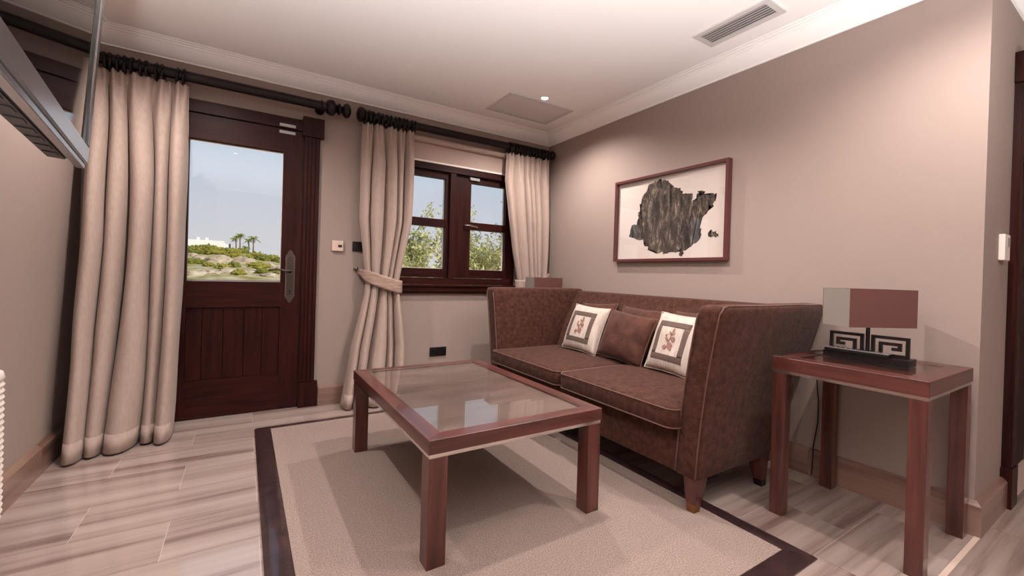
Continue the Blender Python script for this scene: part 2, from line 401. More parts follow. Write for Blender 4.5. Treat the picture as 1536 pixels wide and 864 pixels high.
# hallway door at far right
d2 = sempty('door_2', (.99, YH, 0), 'dark wooden door with fluted frame at the far right edge', 'door')
casing_side(d2, HD0 + .0, HD0 - .105, -1, YH); casing_side(d2, HD1, HD1 + .105, 1, YH)
bobj('head_casing', 'mahogany_x', d2, HD0 + .03, HD1 - .03, YH - .03, YH, 2.085, 2.166)
bobj('door_leaf', 'mahogany_z', d2, HD0 + .004, HD1 - .004, YH + .06, YH + .105, .008, 2.075)

# ------------------------------------------------------------------ window
win = sempty('window_1', (-1.03, 0, .93), 'dark brown two-sash window with four panes', 'window')
wz = 'mahogany_z'; wx = 'mahogany_x'
# outer frame
bobj('frame_side', wz, win, WX0 + .002, WX0 + .06, -.014, .13, .945, 2.018); bobj('frame_side', wz, win, WX1 - .06, WX1 - .002, -.014, .13, .945, 2.018)
bobj('frame_head', wx, win, WX0 + .06, WX1 - .06, -.014, .13, 1.962, 2.018); bobj('frame_sill', wx, win, WX0 + .06, WX1 - .06, -.014, .13, .945, 1.005)
bobj('mullion', wz, win, -1.085, -1.03, -.006, .12, 1.005, 1.962)
apr = bobj('apron', wx, win, WX0 - .02, WX1 + .03, -.03, 0, .866, .93)
bobj('apron_moulding', wx, apr, WX0 - .02, WX1 + .03, -.042, -.03, .885, .905); bobj('apron_moulding', wx, apr, WX0 - .02, WX1 + .03, -.05, 0, .93, .944)
def sash(x0, x1, gx0, gx1):
    s = bpy.data.objects.new('sash', None); COL.objects.link(s); s.parent = win; s['_w'] = (-1.03, 0, .93)
    a, b, zb, zt = .02, .085, 1.008, 1.958
    bobj('stile', wz, s, x0, gx0, a, b, zb, zt); bobj('stile', wz, s, gx1, x1, a, b, zb, zt)
    bobj('rail', wx, s, gx0, gx1, a, b, zb, 1.088); bobj('rail', wx, s, gx0, gx1, a, b, 1.906, zt); bobj('glazing_bar', wx, s, gx0, gx1, a + .006, b, 1.466, 1.536)
    for p, q in ((1.088, 1.466), (1.536, 1.906)):
        bobj('glass_pane', 'pane', s, gx0, gx1, .058, .062, p, q)
        bobj('glazing_bead', 'white_plastic', s, gx1 - .006, gx1, .062, .08, p, q); bobj('glazing_bead', 'white_plastic', s, gx0, gx1, .062, .08, p, p + .006)
    return s
sl = sash(-1.598, -1.087, -1.50, -1.116); sr = sash(-1.028, -.457, -.868, -.49)
bm = MB(); lathe(bm, [(0, .011), (.008, .011), (.03, .007)], (-.925, .02, 1.50), (0, -1, 0), 10); tube(bm, [(-.925, -.01, 1.50), (-.89, -.014, 1.50), (-.82, -.012, 1.492), (-.80, -.01, 1.488)], [.008, .008, .007, .005], 8)
obj('window_handle', bm, 'chrome', sr, True)
bobj('contact_sensor', 'grey_plastic', sr, -.89, -.79, .0, .02, 1.925, 1.95, .003)
# roller blind above the window
rb = thing('roller_blind', 'cream roller blind rolled up almost fully above the window', 'blind', (-1.0, 0, 2.2))
bm = MB(); lathe(bm, [(0, .02), (.001, .026), (1.25, .026), (1.251, .02)], (-1.655, -.03, 2.205), (1, 0, 0), 16); obj('blind_tube', bm, 'blind', rb, 40)
bobj('blind_fabric', 'blind', rb, -1.645, -.405, -.012, -.009, 2.03, 2.19); bobj('bottom_bar', 'white_plastic', rb, -1.645, -.405, -.02, -.003, 2.018, 2.034, .003)

# ------------------------------------------------------------------ curtain poles
ZP, YP = 2.277, -.11
def pole(name, x0, x1, fin0, fin1, label):
    t = thing(name, label, 'curtain pole', ((x0 + x1) / 2, YP, ZP), 'dark wooden curtain poles')
    bm = MB(); lathe(bm, [(0, .033), (x1 - x0, .033)], (x0, YP, ZP), (1, 0, 0), 18); obj('rod', bm, 'dark_wood', t, 40)
    for x, d, f in ((x0, -1, fin0), (x1, 1, fin1)):
        if not f: continue
        prof = {'ball': [(-.032, .036), (-.022, .05), (0, .06), (.022, .056), (.038, .036), (.044, .024), (.05, .034), (.058, .044), (.066, .044), (.074, .03), (.082, .022), (.088, .036), (.10, .052), (.118, .057), (.136, .046), (.148, .012)],
                'flat': [(-.03, .044), (-.016, .046), (-.006, .026), (.004, .026), (.012, .04), (.03, .056), (.048, .057), (.064, .044), (.074, .01)], 'cap': [(-.01, .034), (0, .042), (.022, .044), (.034, .036), (.042, .01)]}[f]
        bm = MB(); lathe(bm, prof, (x, YP, ZP), (d, 0, 0), 20); obj('finial', bm, 'dark_wood', t, 40)
    for x in (x0 + .10, x1 - .10 if fin1 != 'ball' else x1 - .06):
        bm = MB(); box(bm, x - .012, x + .012, YP, 0, ZP - .012, ZP + .0); lathe(bm, [(0, .034), (.008, .034)], (x, 0, ZP - .006), (0, -1, 0), 16); torus(bm, (x, YP, ZP), (1, 0, 0), .036, .006); obj('bracket', bm, 'dark_wood', t)
    return t
pole('curtain_pole', -3.44, -2.115, None, 'ball', 'dark wooden curtain pole with turned finial over the balcony door')
pole('curtain_pole', -1.855, -.055, 'flat', 'cap', 'dark wooden curtain pole over the window, ending in the room corner')

# ------------------------------------------------------------------ curtains
def lerp(a, b, t): return a + (b - a) * t
def curtain(label, keys, nf, seed, ring_x, tie=None, NU=150, NV=70, side=0):
    # keys: (z, xa, ya, xb, yb, amp, skew) from top to bottom
    rr = random.Random(seed); ph = [rr.uniform(-.5, .5) for _ in range(12)]; wa = [rr.uniform(.75, 1.3) for _ in range(40)]
    z0, z1 = keys[0][0], keys[-1][0]
    x_m = (keys[0][1] + keys[0][3]) / 2
    t = thing('curtain', label, 'curtain', (x_m, YP, 0), 'linen curtains')
    def key(z):
        for A, B in zip(keys, keys[1:]):
            if A[0] >= z >= B[0]:
                f = (A[0] - z) / (A[0] - B[0]) if A[0] != B[0] else 0; f = f * f * (3 - 2 * f) if tie else f
                return [lerp(p, q, f) for p, q in zip(A, B)]
        return list(keys[-1])
    def pos(u, v):
        z = lerp(z0, z1, v); _, xa, ya, xb, yb, am, sk = key(z)
        hd = max(0, 1 - (z0 - z) / .30)
        k = nf * (u + .045 * math.sin(2 * PI * u * 1.3 + ph[0] * 4) * (1 - u) * u * 4 + .008 * math.sin(9 * u + 2 * z + ph[1]) + .05 * math.sin(1.6 * z + ph[4] * 6 + 4 * u) * u * (1 - u) * 4 * (1 - hd))
        i = max(0, int(k)) % 40; a = am * wa[i]
        s = am / max(a, 1e-6) - 2 * abs(math.sin(PI * k)) ** .8
        fine = math.sin(2 * PI * k * 2.0 + ph[2]) * .013 * hd
        tape = math.exp(-((z0 - z - .055) / .018) ** 2)
        yy = lerp(ya, yb, u) + a * s * (1 - .45 * tape) + fine + .006 * noise.noise(Vector((u * 9, z * 2.2, seed))) + .018 * noise.noise(Vector((u * 4, z * 1.1, seed + 5))) * (1 - hd)
        xx = lerp(xa, xb, u) - .13 * a * math.sin(2 * PI * k) * (1 - hd) + .012 * noise.noise(Vector((u * 5, z * 1.6, seed + 9)))
        return Vector((xx, yy, z + .004 * math.sin(6 * PI * k) * hd))
    bm = MB(); g = []
    for j in range(NV + 1):
        v = j / NV; v = v ** 1.15
        g.append([bm.verts.new(pos(i / NU, v)) for i in range(NU + 1)])
    for j in range(NV):
        for i in range(NU): bm.faces.new((g[j][i], g[j][i + 1], g[j + 1][i + 1], g[j + 1][i]))
    o = obj('fabric', bm, 'linen', t, True)
    md = o.modifiers.new('thickness', 'SOLIDIFY'); md.thickness = .004; md.offset = 0
    # stitched bottom hem
    bm = MB(); h = []
    if not tie or tie.get('hem', True):
        for zz in (z1 + .10, z1 + .001):
            vv = (zz - z0) / (z1 - z0); h.append([bm.verts.new(pos(i / NU, vv) + Vector((0, -.004, 0))) for i in range(NU + 1)])
        for i in range(NU): bm.faces.new((h[0][i], h[0][i + 1], h[1][i + 1], h[1][i]))
        hm = obj('hem', bm, 'linen', o, True); md = hm.modifiers.new('thickness', 'SOLIDIFY'); md.thickness = .003; md.offset = 0
    else: bm.free()
    for x in ring_x:
        bm = MB(); torus(bm, (x, YP, ZP - .012), (1, .12 * rr.uniform(-1, 1), .08 * rr.uniform(-1, 1)), .047, .0085, 18, 7); lathe(bm, [(0, .005), (.012, .005)], (x, YP, ZP - .06), (0, 0, -1), 6); obj('curtain_ring', bm, 'dark_wood', t, True)
    return t
def band(parent, path, w, mat, thick=.006, name='tieback'):
    # strap along path (center points), upright width w
    bm = MB(); L = []
    for i, p in enumerate(path):
        p = Vector(p); L.append(p)
    g = []
    for i, p in enumerate(L):
        ww = w[i] if isinstance(w, (list, tuple)) else w
        d = (L[min(i + 1, len(L) - 1)] - L[max(i - 1, 0)]).normalized(); upv = Vector((0, 0, 1)); upv = (upv - d * upv.dot(d)).normalized()
        g.append([bm.verts.new(p + upv * ww * s / 6 * .5) for s in range(-6, 7, 2)])
    for a, b in zip(g, g[1:]):
        for i in range(len(a) - 1): bm.faces.new((a[i], a[i + 1], b[i + 1], b[i]))
    o = obj(name, bm, mat, parent, True); md = o.modifiers.new('thickness', 'SOLIDIFY'); md.thickness = thick; md.offset = 0
    return o
ZT = ZP - .068
curtain('long linen curtain hanging loose at the left of the balcony door',
        [(ZT + .01, -3.44, -.11, -2.955, -.11, .016, 0), (ZT - .25, -3.435, -.14, -2.955, -.13, .034, 0), (1.2, -3.41, -.24, -2.96, -.20, .085, .2), (.5, -3.40, -.34, -2.975, -.26, .105, .4), (.012, -3.40, -.43, -2.985, -.31, .12, .6)],
        5, 3, [-3.42, -3.40, -3.36, -3.335, -3.30, -3.27, -3.235, -3.20, -3.165, -3.12, -3.09, -3.02, -2.985], NU=200)
c2 = curtain('linen curtain tied back between balcony door and window',
        [(ZT + .01, -1.875, -.11, -1.455, -.11, .016, 0), (ZT - .25, -1.885, -.125, -1.452, -.12, .03, 0), (1.45, -1.89, -.15, -1.475, -.135, .036, 0), (.97, -1.825, -.16, -1.578, -.15, .026, 0), (.86, -1.835, -.165, -1.57, -.15, .03, 0), (.45, -1.935, -.19, -1.52, -.15, .055, 0), (.012, -2.0, -.24, -1.53, -.20, .075, 0)],
        5, 11, [-1.865, -1.83, -1.80, -1.765, -1.73, -1.70, -1.665, -1.63, -1.60, -1.56, -1.53, -1.49, -1.465], tie={})
band(c2, [(-1.878, -.035, 1.045), (-1.86, -.10, 1.035), (-1.845, -.185, 1.015), (-1.79, -.222, .99), (-1.72, -.228, .965), (-1.65, -.222, .945), (-1.585, -.205, .925), (-1.552, -.165, .92), (-1.552, -.12, .93), (-1.60, -.09, .95), (-1.70, -.08, .99), (-1.80, -.06, 1.02), (-1.876, -.03, 1.04)], [.035, .05, .085, .095, .10, .10, .105, .105, .10, .08, .07, .05, .035], 'tie_linen')
bm = MB(); lathe(bm, [(0, .014), (.006, .014), (.008, .006), (.035, .006), (.038, .016), (.05, .017), (.055, .008)], (-1.885, 0, 1.062), (0, -1, 0), 14); tag(obj('tieback_hook', bm, 'bronze', None, 40), 'small bronze tieback knob on the wall beside the middle curtain', 'hook')
c3 = curtain('linen curtain tied back in the corner at the right of the window',
        [(ZT + .01, -.56, -.11, -.075, -.11, .016, 0), (ZT - .25, -.575, -.125, -.072, -.12, .03, 0), (1.6, -.53, -.14, -.075, -.135, .033, 0), (1.25, -.475, -.145, -.085, -.14, .03, 0), (.985, -.415, -.145, -.10, -.145, .024, 0), (.88, -.42, -.145, -.10, -.145, .024, 0), (.5, -.46, -.13, -.085, -.13, .03, 0), (.012, -.47, -.12, -.08, -.12, .032, 0)],
        6, 23, [-.545, -.515, -.485, -.455, -.425, -.395, -.36, -.325, -.29, -.255, -.22, -.18, -.145, -.11], tie={})
band(c3, [(-.055, -.012, 1.06), (-.07, -.10, 1.055), (-.085, -.185, 1.04), (-.14, -.205, 1.005), (-.22, -.207, .985), (-.32, -.207, .97), (-.41, -.195, .96), (-.452, -.15, .958), (-.43, -.105, .965), (-.30, -.085, .985), (-.14, -.075, 1.03), (-.06, -.015, 1.06)], [.03, .05, .07, .08, .085, .09, .09, .09, .085, .07, .05, .03], 'linen')

# ------------------------------------------------------------------ small wall fittings
t = thing('thermostat', 'square beige wall thermostat with small black window beside the balcony door', 'thermostat', (-2.022, 0, 1.239))
bobj('cover', 'beige_plastic', t, -2.064, -1.982, -.022, 0, 1.198, 1.28, .004); bobj('display', 'black_plastic', t, -2.02, -1.992, -.0235, -.02, 1.228, 1.248)
t = thing('light_switch', 'dark switch plate half hidden by the middle curtain', 'switch', (-1.872, 0, 1.243))
bobj('plate', 'dark_metal', t, -1.911, -1.833, -.01, 0, 1.203, 1.283, .003); bobj('rocker', 'black_plastic', t, -1.895, -1.849, -.014, -.008, 1.22, 1.266, .002)
t = thing('wall_socket', 'double dark metal power socket low on the wall under the window', 'socket', (-1.16, 0, .343))
bobj('plate', 'dark_metal', t, -1.24, -1.085, -.01, 0, .303, .383, .003)
for x in (-1.205, -1.12):
    s_ = bobj('socket_insert', 'black_plastic', t, x - .028, x + .028, -.013, -.008, .315, .371, .002); bobj('lower_edge', 'chrome', s_, x - .028, x + .028, -.015, -.012, .309, .314)
t = thing('wall_controller', 'white wall control panel with grey screen beside the hallway door', 'controller', (.30, YH, 1.24))
bobj('housing', 'white_plastic', t, .25, .35, YH - .022, YH, 1.185, 1.305, .004); bobj('display', 'grey_plastic', t, .295, .34, YH - .0235, YH - .02, 1.25, 1.29)

# ------------------------------------------------------------------ ceiling fittings
t = thing('access_panel', 'grey square access panel in the ceiling near the corner', 'ceiling panel', (-.58, -.51, ZC))
bm = MB(); x0, x1, y0, y1, w = -.90, -.262, -.725, -.295, .028
for a in ((x0, x1, y0, y0 + w), (x0, x1, y1 - w, y1), (x0, x0 + w, y0 + w, y1 - w), (x1 - w, x1, y0 + w, y1 - w)): box(bm, *a, 2.494, 2.5)
obj('panel_frame', bm, 'vent_grey', t); bobj('panel_board', 'panel_grey', t, x0 + w + .003, x1 - w - .003, y0 + w + .003, y1 - w - .003, 2.4955, 2.5)
bobj('seam', 'vent_dark', t, x0 + w, x1 - w, y0 + w, y1 - w, 2.4985, 2.4997)
t = thing('air_vent', 'grey ceiling air vent with parallel slats above the wall by the sofa', 'vent', (-.352, -2.29, ZC))
x0, x1, y0, y1, w = -.447, -.26, -2.52, -2.07, .03; bm = MB()
for a in ((x0, x1, y0, y0 + w), (x0, x1, y1 - w, y1), (x0, x0 + w, y0 + w, y1 - w), (x1 - w, x1, y0 + w, y1 - w)): box(bm, *a, 2.490, 2.5)
obj('vent_frame', bm, 'vent_grey', t); bobj('backing', 'vent_dark', t, x0 + w, x1 - w, y0 + w, y1 - w, 2.498, 2.4995)
n = 6; px_ = (x1 - x0 - 2 * w) / n
for i in range(n):
    xc_ = x0 + w + px_ * (i + .5); bm = MB(); hull8(bm, [(xc_ - .003, y0 + w, 2.4915), (xc_ + .001, y0 + w, 2.4905), (xc_ + .001, y1 - w, 2.4905), (xc_ - .003, y1 - w, 2.4915)], [(xc_ + .004, y0 + w, 2.498), (xc_ + .008, y0 + w, 2.4975), (xc_ + .008, y1 - w, 2.4975), (xc_ + .004, y1 - w, 2.498)]); obj('slat', bm, 'vent_grey', t)
def downlight(x, y, label, power=1.0, col=(1, .92, .87)):
    t = thing('downlight', label, 'ceiling light', (x, y, ZC), 'recessed ceiling downlights')
    bm = MB(); lathe(bm, [(0, .040), (.004, .040), (.0045, .032), (.0015, .030)], (x, y, 2.5), (0, 0, -1), 20); obj('bezel', bm, 'white_plastic', t, 40)
    bm = MB(); lathe(bm, [(.002, .028), (.0035, .026)], (x, y, 2.5), (0, 0, -1), 16); obj('bulb', bm, 'lamp_face', t)
    l = bpy.data.lights.new('downlight', 'SPOT'); l.energy = SPOT_W * power; l.spot_size = math.radians(150); l.spot_blend = .75; l.shadow_soft_size = .018; l.color = col
    lo = bpy.data.objects.new('downlight_beam', l); COL.objects.link(lo); lo.parent = t; lo.location = (0, 0, -.03)
for x, y, p, lb in ((-.621, -.795, .45, 'lit recessed downlight beside the ceiling access panel'), (-1.30, -1.95, .48, 'recessed downlight above the coffee table'), (-.65, -3.3, .38, 'recessed downlight above the side table'),
                (-2.86, -.9, .42, 'added recessed downlight above the left curtain'), (-2.75, -3.0, .15, 'added recessed downlight above the viewer'), (-1.3, -5.2, .05, 'added recessed downlight behind the viewer at the right'), (.9, -4.6, .04, 'added recessed downlight in the hallway')):  # lamps on this line are added, out of view, for more light
    downlight(x, y, lb, p)

def fill_uplighter(x, y, power, label):  # fill light added out of view to brighten the ceiling
    t = thing('fill_uplight', label, 'added fill light', (x, y, 0), 'added floor uplights')
    bm = MB(); lathe(bm, [(0, .11), (.01, .115), (.20, .115), (.205, .105), (.12, .10), (.10, .06), (.095, .0)], (x, y, 0), (0, 0, 1), 24); obj('can', bm, 'dark_metal', t, 40)
    bm = MB(); lathe(bm, [(0, .118), (.006, .118), (.007, .104), (0, .104)], (x, y, .203), (0, 0, 1), 24); obj('rim', bm, 'silver', t, 40)
    l = bpy.data.lights.new('uplight', 'SPOT'); l.energy = power; l.spot_size = math.radians(128); l.spot_blend = .5; l.shadow_soft_size = .06; l.color = (1, .995, 1.0)
    lo = bpy.data.objects.new('fill_uplight_beam', l); COL.objects.link(lo); lo.parent = t; lo.location = (0, 0, .22); lo.rotation_euler = (PI, 0, 0)
fill_uplighter(-2.85, -3.95, UP_W * 1.3, 'added dark floor uplight just behind the viewer')
fill_uplighter(-1.3, -4.8, UP_W * .6, 'added dark floor uplight behind the viewer at the right')

# ------------------------------------------------------------------ picture
t = thing('framed_picture', 'framed ink painting of a dark rocky mass behind glass above the sofa', 'picture', (0, -1.555, 1.19))
py0, py1, pz0, pz1, fw = -2.072, -1.040, 1.188, 1.852, .020
bobj('frame_side', 'frame_red', t, -.042, -.001, py0, py0 + fw, pz0, pz1); bobj('frame_side', 'frame_red', t, -.042, -.001, py1 - fw, py1, pz0, pz1)
bobj('frame_rail', 'frame_red', t, -.042, -.001, py0 + fw, py1 - fw, pz0, pz0 + fw); bobj('frame_rail', 'frame_red', t, -.042, -.001, py0 + fw, py1 - fw, pz1 - fw, pz1)
bobj('paper', 'paper', t, -.010, -.002, py0 + fw, py1 - fw, pz0 + fw, pz1 - fw)
bobj('glass_sheet', 'pic_glass', t, -.030, -.027, py0 + fw, py1 - fw, pz0 + fw, pz1 - fw)
TLc, TRc, BRc, BLc = (143, 300), (812, 150), (803, 770), (135, 770)
def pic_uv(x, y):
    u = (x - 140) / (808 - 140)
    for _ in range(6):
        yt = lerp(TLc[1], TRc[1], u); yb = 770; v = (y - yt) / (yb - yt); xl = lerp(TLc[0], BLc[0], v); xr = lerp(TRc[0], BRc[0], v); u = (x - xl) / (xr - xl)
    # undo perspective along the receding side
    h0, h1 = 470, 620; u = u * h1 / (h0 + (h1 - h0) * u) if True else u
    return u, v
def u_fix(u):  # projective: near side is right (taller)
    k = 470 / 620.0
    return u
def ink(pts, seed):
    bm = MB(); P = []
    rr = random.Random(seed)
    for i in range(len(pts)):
        a, b = Vector(pts[i]), Vector(pts[(i + 1) % len(pts)])
        for s in range(6):
            q = a.lerp(b, s / 6)
            if s: q += Vector((rr.uniform(-9, 9), rr.uniform(-9, 9)))
            P.append(q)
    L = []
    for q in P:
        u, v = pic_uv(q.x, q.y); L.append((py1 - fw - u * (py1 - py0 - 2 * fw), pz1 - fw - v * (pz1 - pz0 - 2 * fw)))
    vs = [bm.verts.new((-.0108, y, z)) for y, z in L]; vb = [bm.verts.new((-.0099, y, z)) for y, z in L]
    f1 = bm.faces.new(vs); bm.faces.new(vb[::-1])
    for i in range(len(vs)): bm.faces.new((vs[i], vs[(i + 1) % len(vs)], vb[(i + 1) % len(vs)], vb[i]))
    bmesh.ops.triangulate(bm, faces=bm.faces[:])
    return obj('ink_wash', bm, 'ink', t)
ink([(285, 370), (335, 290), (390, 262), (405, 290), (410, 262), (440, 275), (470, 310), (515, 320), (525, 355), (580, 355), (585, 400), (610, 400), (612, 375), (640, 350), (665, 362), (740, 355), (730, 395), (720, 430), (690, 440), (660, 500), (640, 560), (640, 640), (600, 680), (560, 710), (500, 725), (440, 740), (390, 735), (330, 710), (300, 680), (290, 655), (240, 640), (205, 630), (215, 570), (260, 540), (255, 490), (270, 460), (265, 430), (280, 410)], 1)
ink([(620, 350), (640, 338), (668, 345), (655, 362), (630, 362)], 2); ink([(500, 728), (520, 716), (542, 735), (520, 756)], 3); ink([(690, 632), (705, 590), (740, 600), (755, 638)], 4)

# ------------------------------------------------------------------ rug
ZR = .012
rug = thing('rug', 'beige pile rug with a wide dark leather border under the coffee table', 'rug', (-1.67, -1.7, 0))
rx0, rx1, ry0, ry1 = -2.557, -.79, -2.975, -.424; bl, br_, bf, bb = .098, .085, .105, .06
bm = MB(); nx, ny = 40, 56; g = []
bobj('pile', 'pile', rug, rx0 + bl - .01, rx1 - br_ + .01, ry0 + bf - .01, ry1 - bb + .01, .001, ZR)
def strip(o0, o1, i1, i0, name='border_strip'):
    # padded strip: outer edge o0->o1, inner edge i0->i1
    o0, o1, i0, i1 = map(Vector, (o0, o1, i0, i1)); bm = MB(); nseg = 40; L = []
    for s in range(nseg + 1):
        f = s / nseg; a = o0.lerp(o1, f); b = i0.lerp(i1, f); ring = []
        for k in range(9):
            q = k / 8; h = .006 + .011 * (1 - abs(2 * q - 1) ** 3.2) + .0016 * noise.noise(Vector((f * 30, q * 2, o0.x * 9)))
            p = a.lerp(b, q); ring.append((p.x, p.y, h))
        ring += [(b.x, b.y, .0005), (a.x, a.y, .0005)]
        L.append(ring)
    rings(bm, L); return obj(name, bm, 'leather', rug, 50)
A, B, C, D = (rx0, ry0, 0), (rx1, ry0, 0), (rx1, ry1, 0), (rx0, ry1, 0); a_, b_, c_, d_ = (rx0 + bl, ry0 + bf, 0), (rx1 - br_, ry0 + bf, 0), (rx1 - br_, ry1 - bb, 0), (rx0 + bl, ry1 - bb, 0)
strip(A, B, b_, a_); strip(B, C, c_, b_); strip(C, D, d_, c_); strip(D, A, a_, d_)

# ------------------------------------------------------------------ tables
def table(name, label, x0, x1, y0, y1, zt, z_floor, th, fw, lw, strip_h, glass, panel='table_panel'):
    t = thing(name, label, 'table', ((x0 + x1) / 2, (y0 + y1) / 2, z_floor))
    zb = zt - th
    def frame(pts, wood):
        bm = MB(); hull8(bm, [(p[0], p[1], zb) for p in pts], [(p[0], p[1], zt) for p in pts])
        bmesh.ops.bevel(bm, geom=bm.edges[:], offset=.0015, segments=1, affect='EDGES'); obj('frame_board', bm, wood, t)
    g = .0004
    frame([(x0, y0, 0), (x1, y0, 0), (x1 - fw, y0 + fw, 0), (x0 + fw, y0 + fw, 0)], 'walnut_x'); frame([(x1, y1, 0), (x0, y1, 0), (x0 + fw, y1 - fw, 0), (x1 - fw, y1 - fw, 0)], 'walnut_x')
    frame([(x1, y0 + g, 0), (x1, y1 - g, 0), (x1 - fw, y1 - fw - g, 0), (x1 - fw, y0 + fw + g, 0)], 'walnut_y'); frame([(x0, y1 - g, 0), (x0, y0 + g, 0), (x0 + fw, y0 + fw + g, 0), (x0 + fw, y1 - fw - g, 0)], 'walnut_y')
    bobj('panel', panel, t, x0 + fw, x1 - fw, y0 + fw, y1 - fw, zb + .004, zt - .009)
    if glass: bobj('glass_top', 'table_glass', t, x0 + fw + .001, x1 - fw - .001, y0 + fw + .001, y1 - fw - .001, zt - .007, zt - .001)
    i = .004
    for a in ((x0 + i, x1 - i, y0 + i, y0 + i + .02), (x0 + i, x1 - i, y1 - i - .02, y1 - i), (x0 + i, x0 + i + .02, y0 + i + .02, y1 - i - .02), (x1 - i - .02, x1 - i, y0 + i + .02, y1 - i - .02)):
        bobj('metal_strip', 'chrome', t, *a, zb - strip_h, zb)
    e_ = .003
    for lx in (x0 + e_, x1 - e_ - lw):
        for ly in (y0 + e_, y1 - e_ - lw): bobj('leg', 'walnut_z', t, lx, lx + lw, ly, ly + lw, z_floor, zb - strip_h, .002)
    return t
table('coffee_table', 'low walnut coffee table with glass top standing on the rug', -2.091, -1.290, -2.300, -1.057, .4686, ZR, .052, .066, .07, .014, True)
table('side_table', 'square walnut side table with metal trim at the right of the sofa', -.602, -.048, -3.236, -2.684, .715, 0, .058, .075, .055, .013, True, 'walnut_y')
table('side_table', 'narrow side table hidden in the corner behind the sofa', -.58, -.05, -.505, -.19, .715, 0, .058, .06, .055, .013, False)

# ------------------------------------------------------------------ sofa
YCS = -1.5875
sofa = thing('sofa', 'brown velvet two-seater sofa with high flared arms against the wall', 'sofa', (-.5, YCS, ZR))
XB = [(.16, -.33), (.30, -.29), (.40, -.255), (.48, -.21), (.56, -.165), (.63, -.125), (.72, -.075), (.80, -.042), (.88, -.024), (.925, -.018)]
def xback(z):
    for (a, p), (b, q) in zip(XB, XB[1:]):
        if a <= z <= b: return lerp(p, q, (z - a) / (b - a))
    return XB[-1][1] if z > .9 else XB[0][1]
def yo(z): f = (z - .16) / .76; return -2.552 - .045 * f - .058 * f * f     # outer face
def yi(z): f = (z - .16) / .76; return -2.428 - .045 * f - .058 * f * f     # inner face
def xf(z): return -.948 - .012 * (z - .16)
def mir(y, s): return y if s > 0 else 2 * YCS - y
ZA = [.16, .168, .24, .32, .40, .48, .56, .64, .72, .80, .86, .905, .925, .938, .944]
for s in (1, -1):
    L = []
    for z in ZA:
        ins = {.938: .008, .944: .022, .16: .004, .925: .002}.get(z, 0)
        ya, yb = sorted((mir(yo(min(z, .925)), s), mir(yi(min(z, .925)), s)))
        L.append(rrect(xf(z) + ins, xback(min(z, .925)) - ins, ya + ins, yb - ins, z, .020, 3))
    bm = MB(); rings(bm, L); arm = obj('arm', bm, 'velvet', sofa, 50)
    for fn in (yo, yi):
        bm = MB(); off = -.004 if fn is yo else .004
        pts = [(xf(z) - .002, mir(fn(z) - off * 1.2 + (0.004 if fn is yo else -.004), s), z) for z in ZA[1:-3]]
        if fn is yo: pts += [(xf(.93) + .015, mir(fn(.925) + .004, s), .938)] + [(x_, mir(fn(.925) + .010, s), .9425) for x_ in (-.9, -.6, -.3, -.06)]
        tube(bm, pts, .0035, 6); obj('piping', bm, 'velvet_pipe', arm, True)
L = []
for z in [.30, .34, .40, .48, .56, .64, .72, .80, .86, .895, .912, .922, .926]:
    ins = {.922: .012, .926: .03, .912: .004}.get(z, 0); xb_ = xback(min(z, .92)) - .004
    fi = lerp(-.40, -.135, min(1, max(0, (z - .36) / .54)) ** 1.15)
    L.append(rrect(fi + ins, xb_ - ins, -2.50, -.675, z, .02, 3))
bm = MB(); rings(bm, L); obj('backrest', bm, 'velvet', sofa, 50)
bm = MB(); rings(bm, [rrect(-.935, -.34, -2.45, -.725, z, .012, 3) for z in (.16, .25, .36)]); obj('base', bm, 'velvet', sofa, 50)
for y0, y1 in ((-2.462, -1.591), (-1.585, -.713)):
    L = []; x0, x1 = -1.004, -.33
    for z, ins in ((.362, .022), (.366, .006), (.374, 0), (.42, -.003), (.452, 0), (.460, .006), (.466, .03), (.472, .09), (.4765, .18), (.478, .26)):
        L.append(rrect(x0 + ins, x1 - ins, y0 + ins + .002, y1 - ins - .002, z, max(.03, .05 - ins * .1), 4))
    bm = MB(); rings(bm, L); cu = obj('seat_cushion', bm, 'velvet', sofa, True)
    for z in (.372, .456):
        bm = MB(); tube(bm, rrect(x0 - .001, x1, y0 + .002, y1 - .002, z, .05, 5), .0036, 6, closed=True); obj('piping', bm, 'velvet_pipe', cu, True)
for s in (1, -1):
    for front in (1, 0):
        xa, xb_ = (-.938, -.865) if front else (-.42, -.35)
        ya, yb = sorted((mir(-2.548, s), mir(-2.475, s))); bm = MB()
        dx = -.022 if front else .012; dy = (-.008 if s > 0 else .008)
        zf = ZR if front else 0
        def ringz(z, f):
            cx, cy = (xa + xb_) / 2 + dx * f, (ya + yb) / 2 + dy * f; h = lerp(.0365, .020, f); return [(cx - h, cy - h, z), (cx + h, cy - h, z), (cx + h, cy + h, z), (cx - h, cy + h, z)]
        zs = [(.165, 0), (.13, .15), (.08, .5), (zf + .034, .85)]
        if xb_ > -.79 or front == 0: pass
        rings(bm, [ringz(z, f) for z, f in zs][::-1]); lg = obj('leg', bm, 'walnut_z', sofa)
        bm = MB(); rings(bm, [ringz(zf, 1.0), ringz(zf + .034, .84)]); obj('foot_cap', bm, 'brass' if front else 'dark_wood', lg)

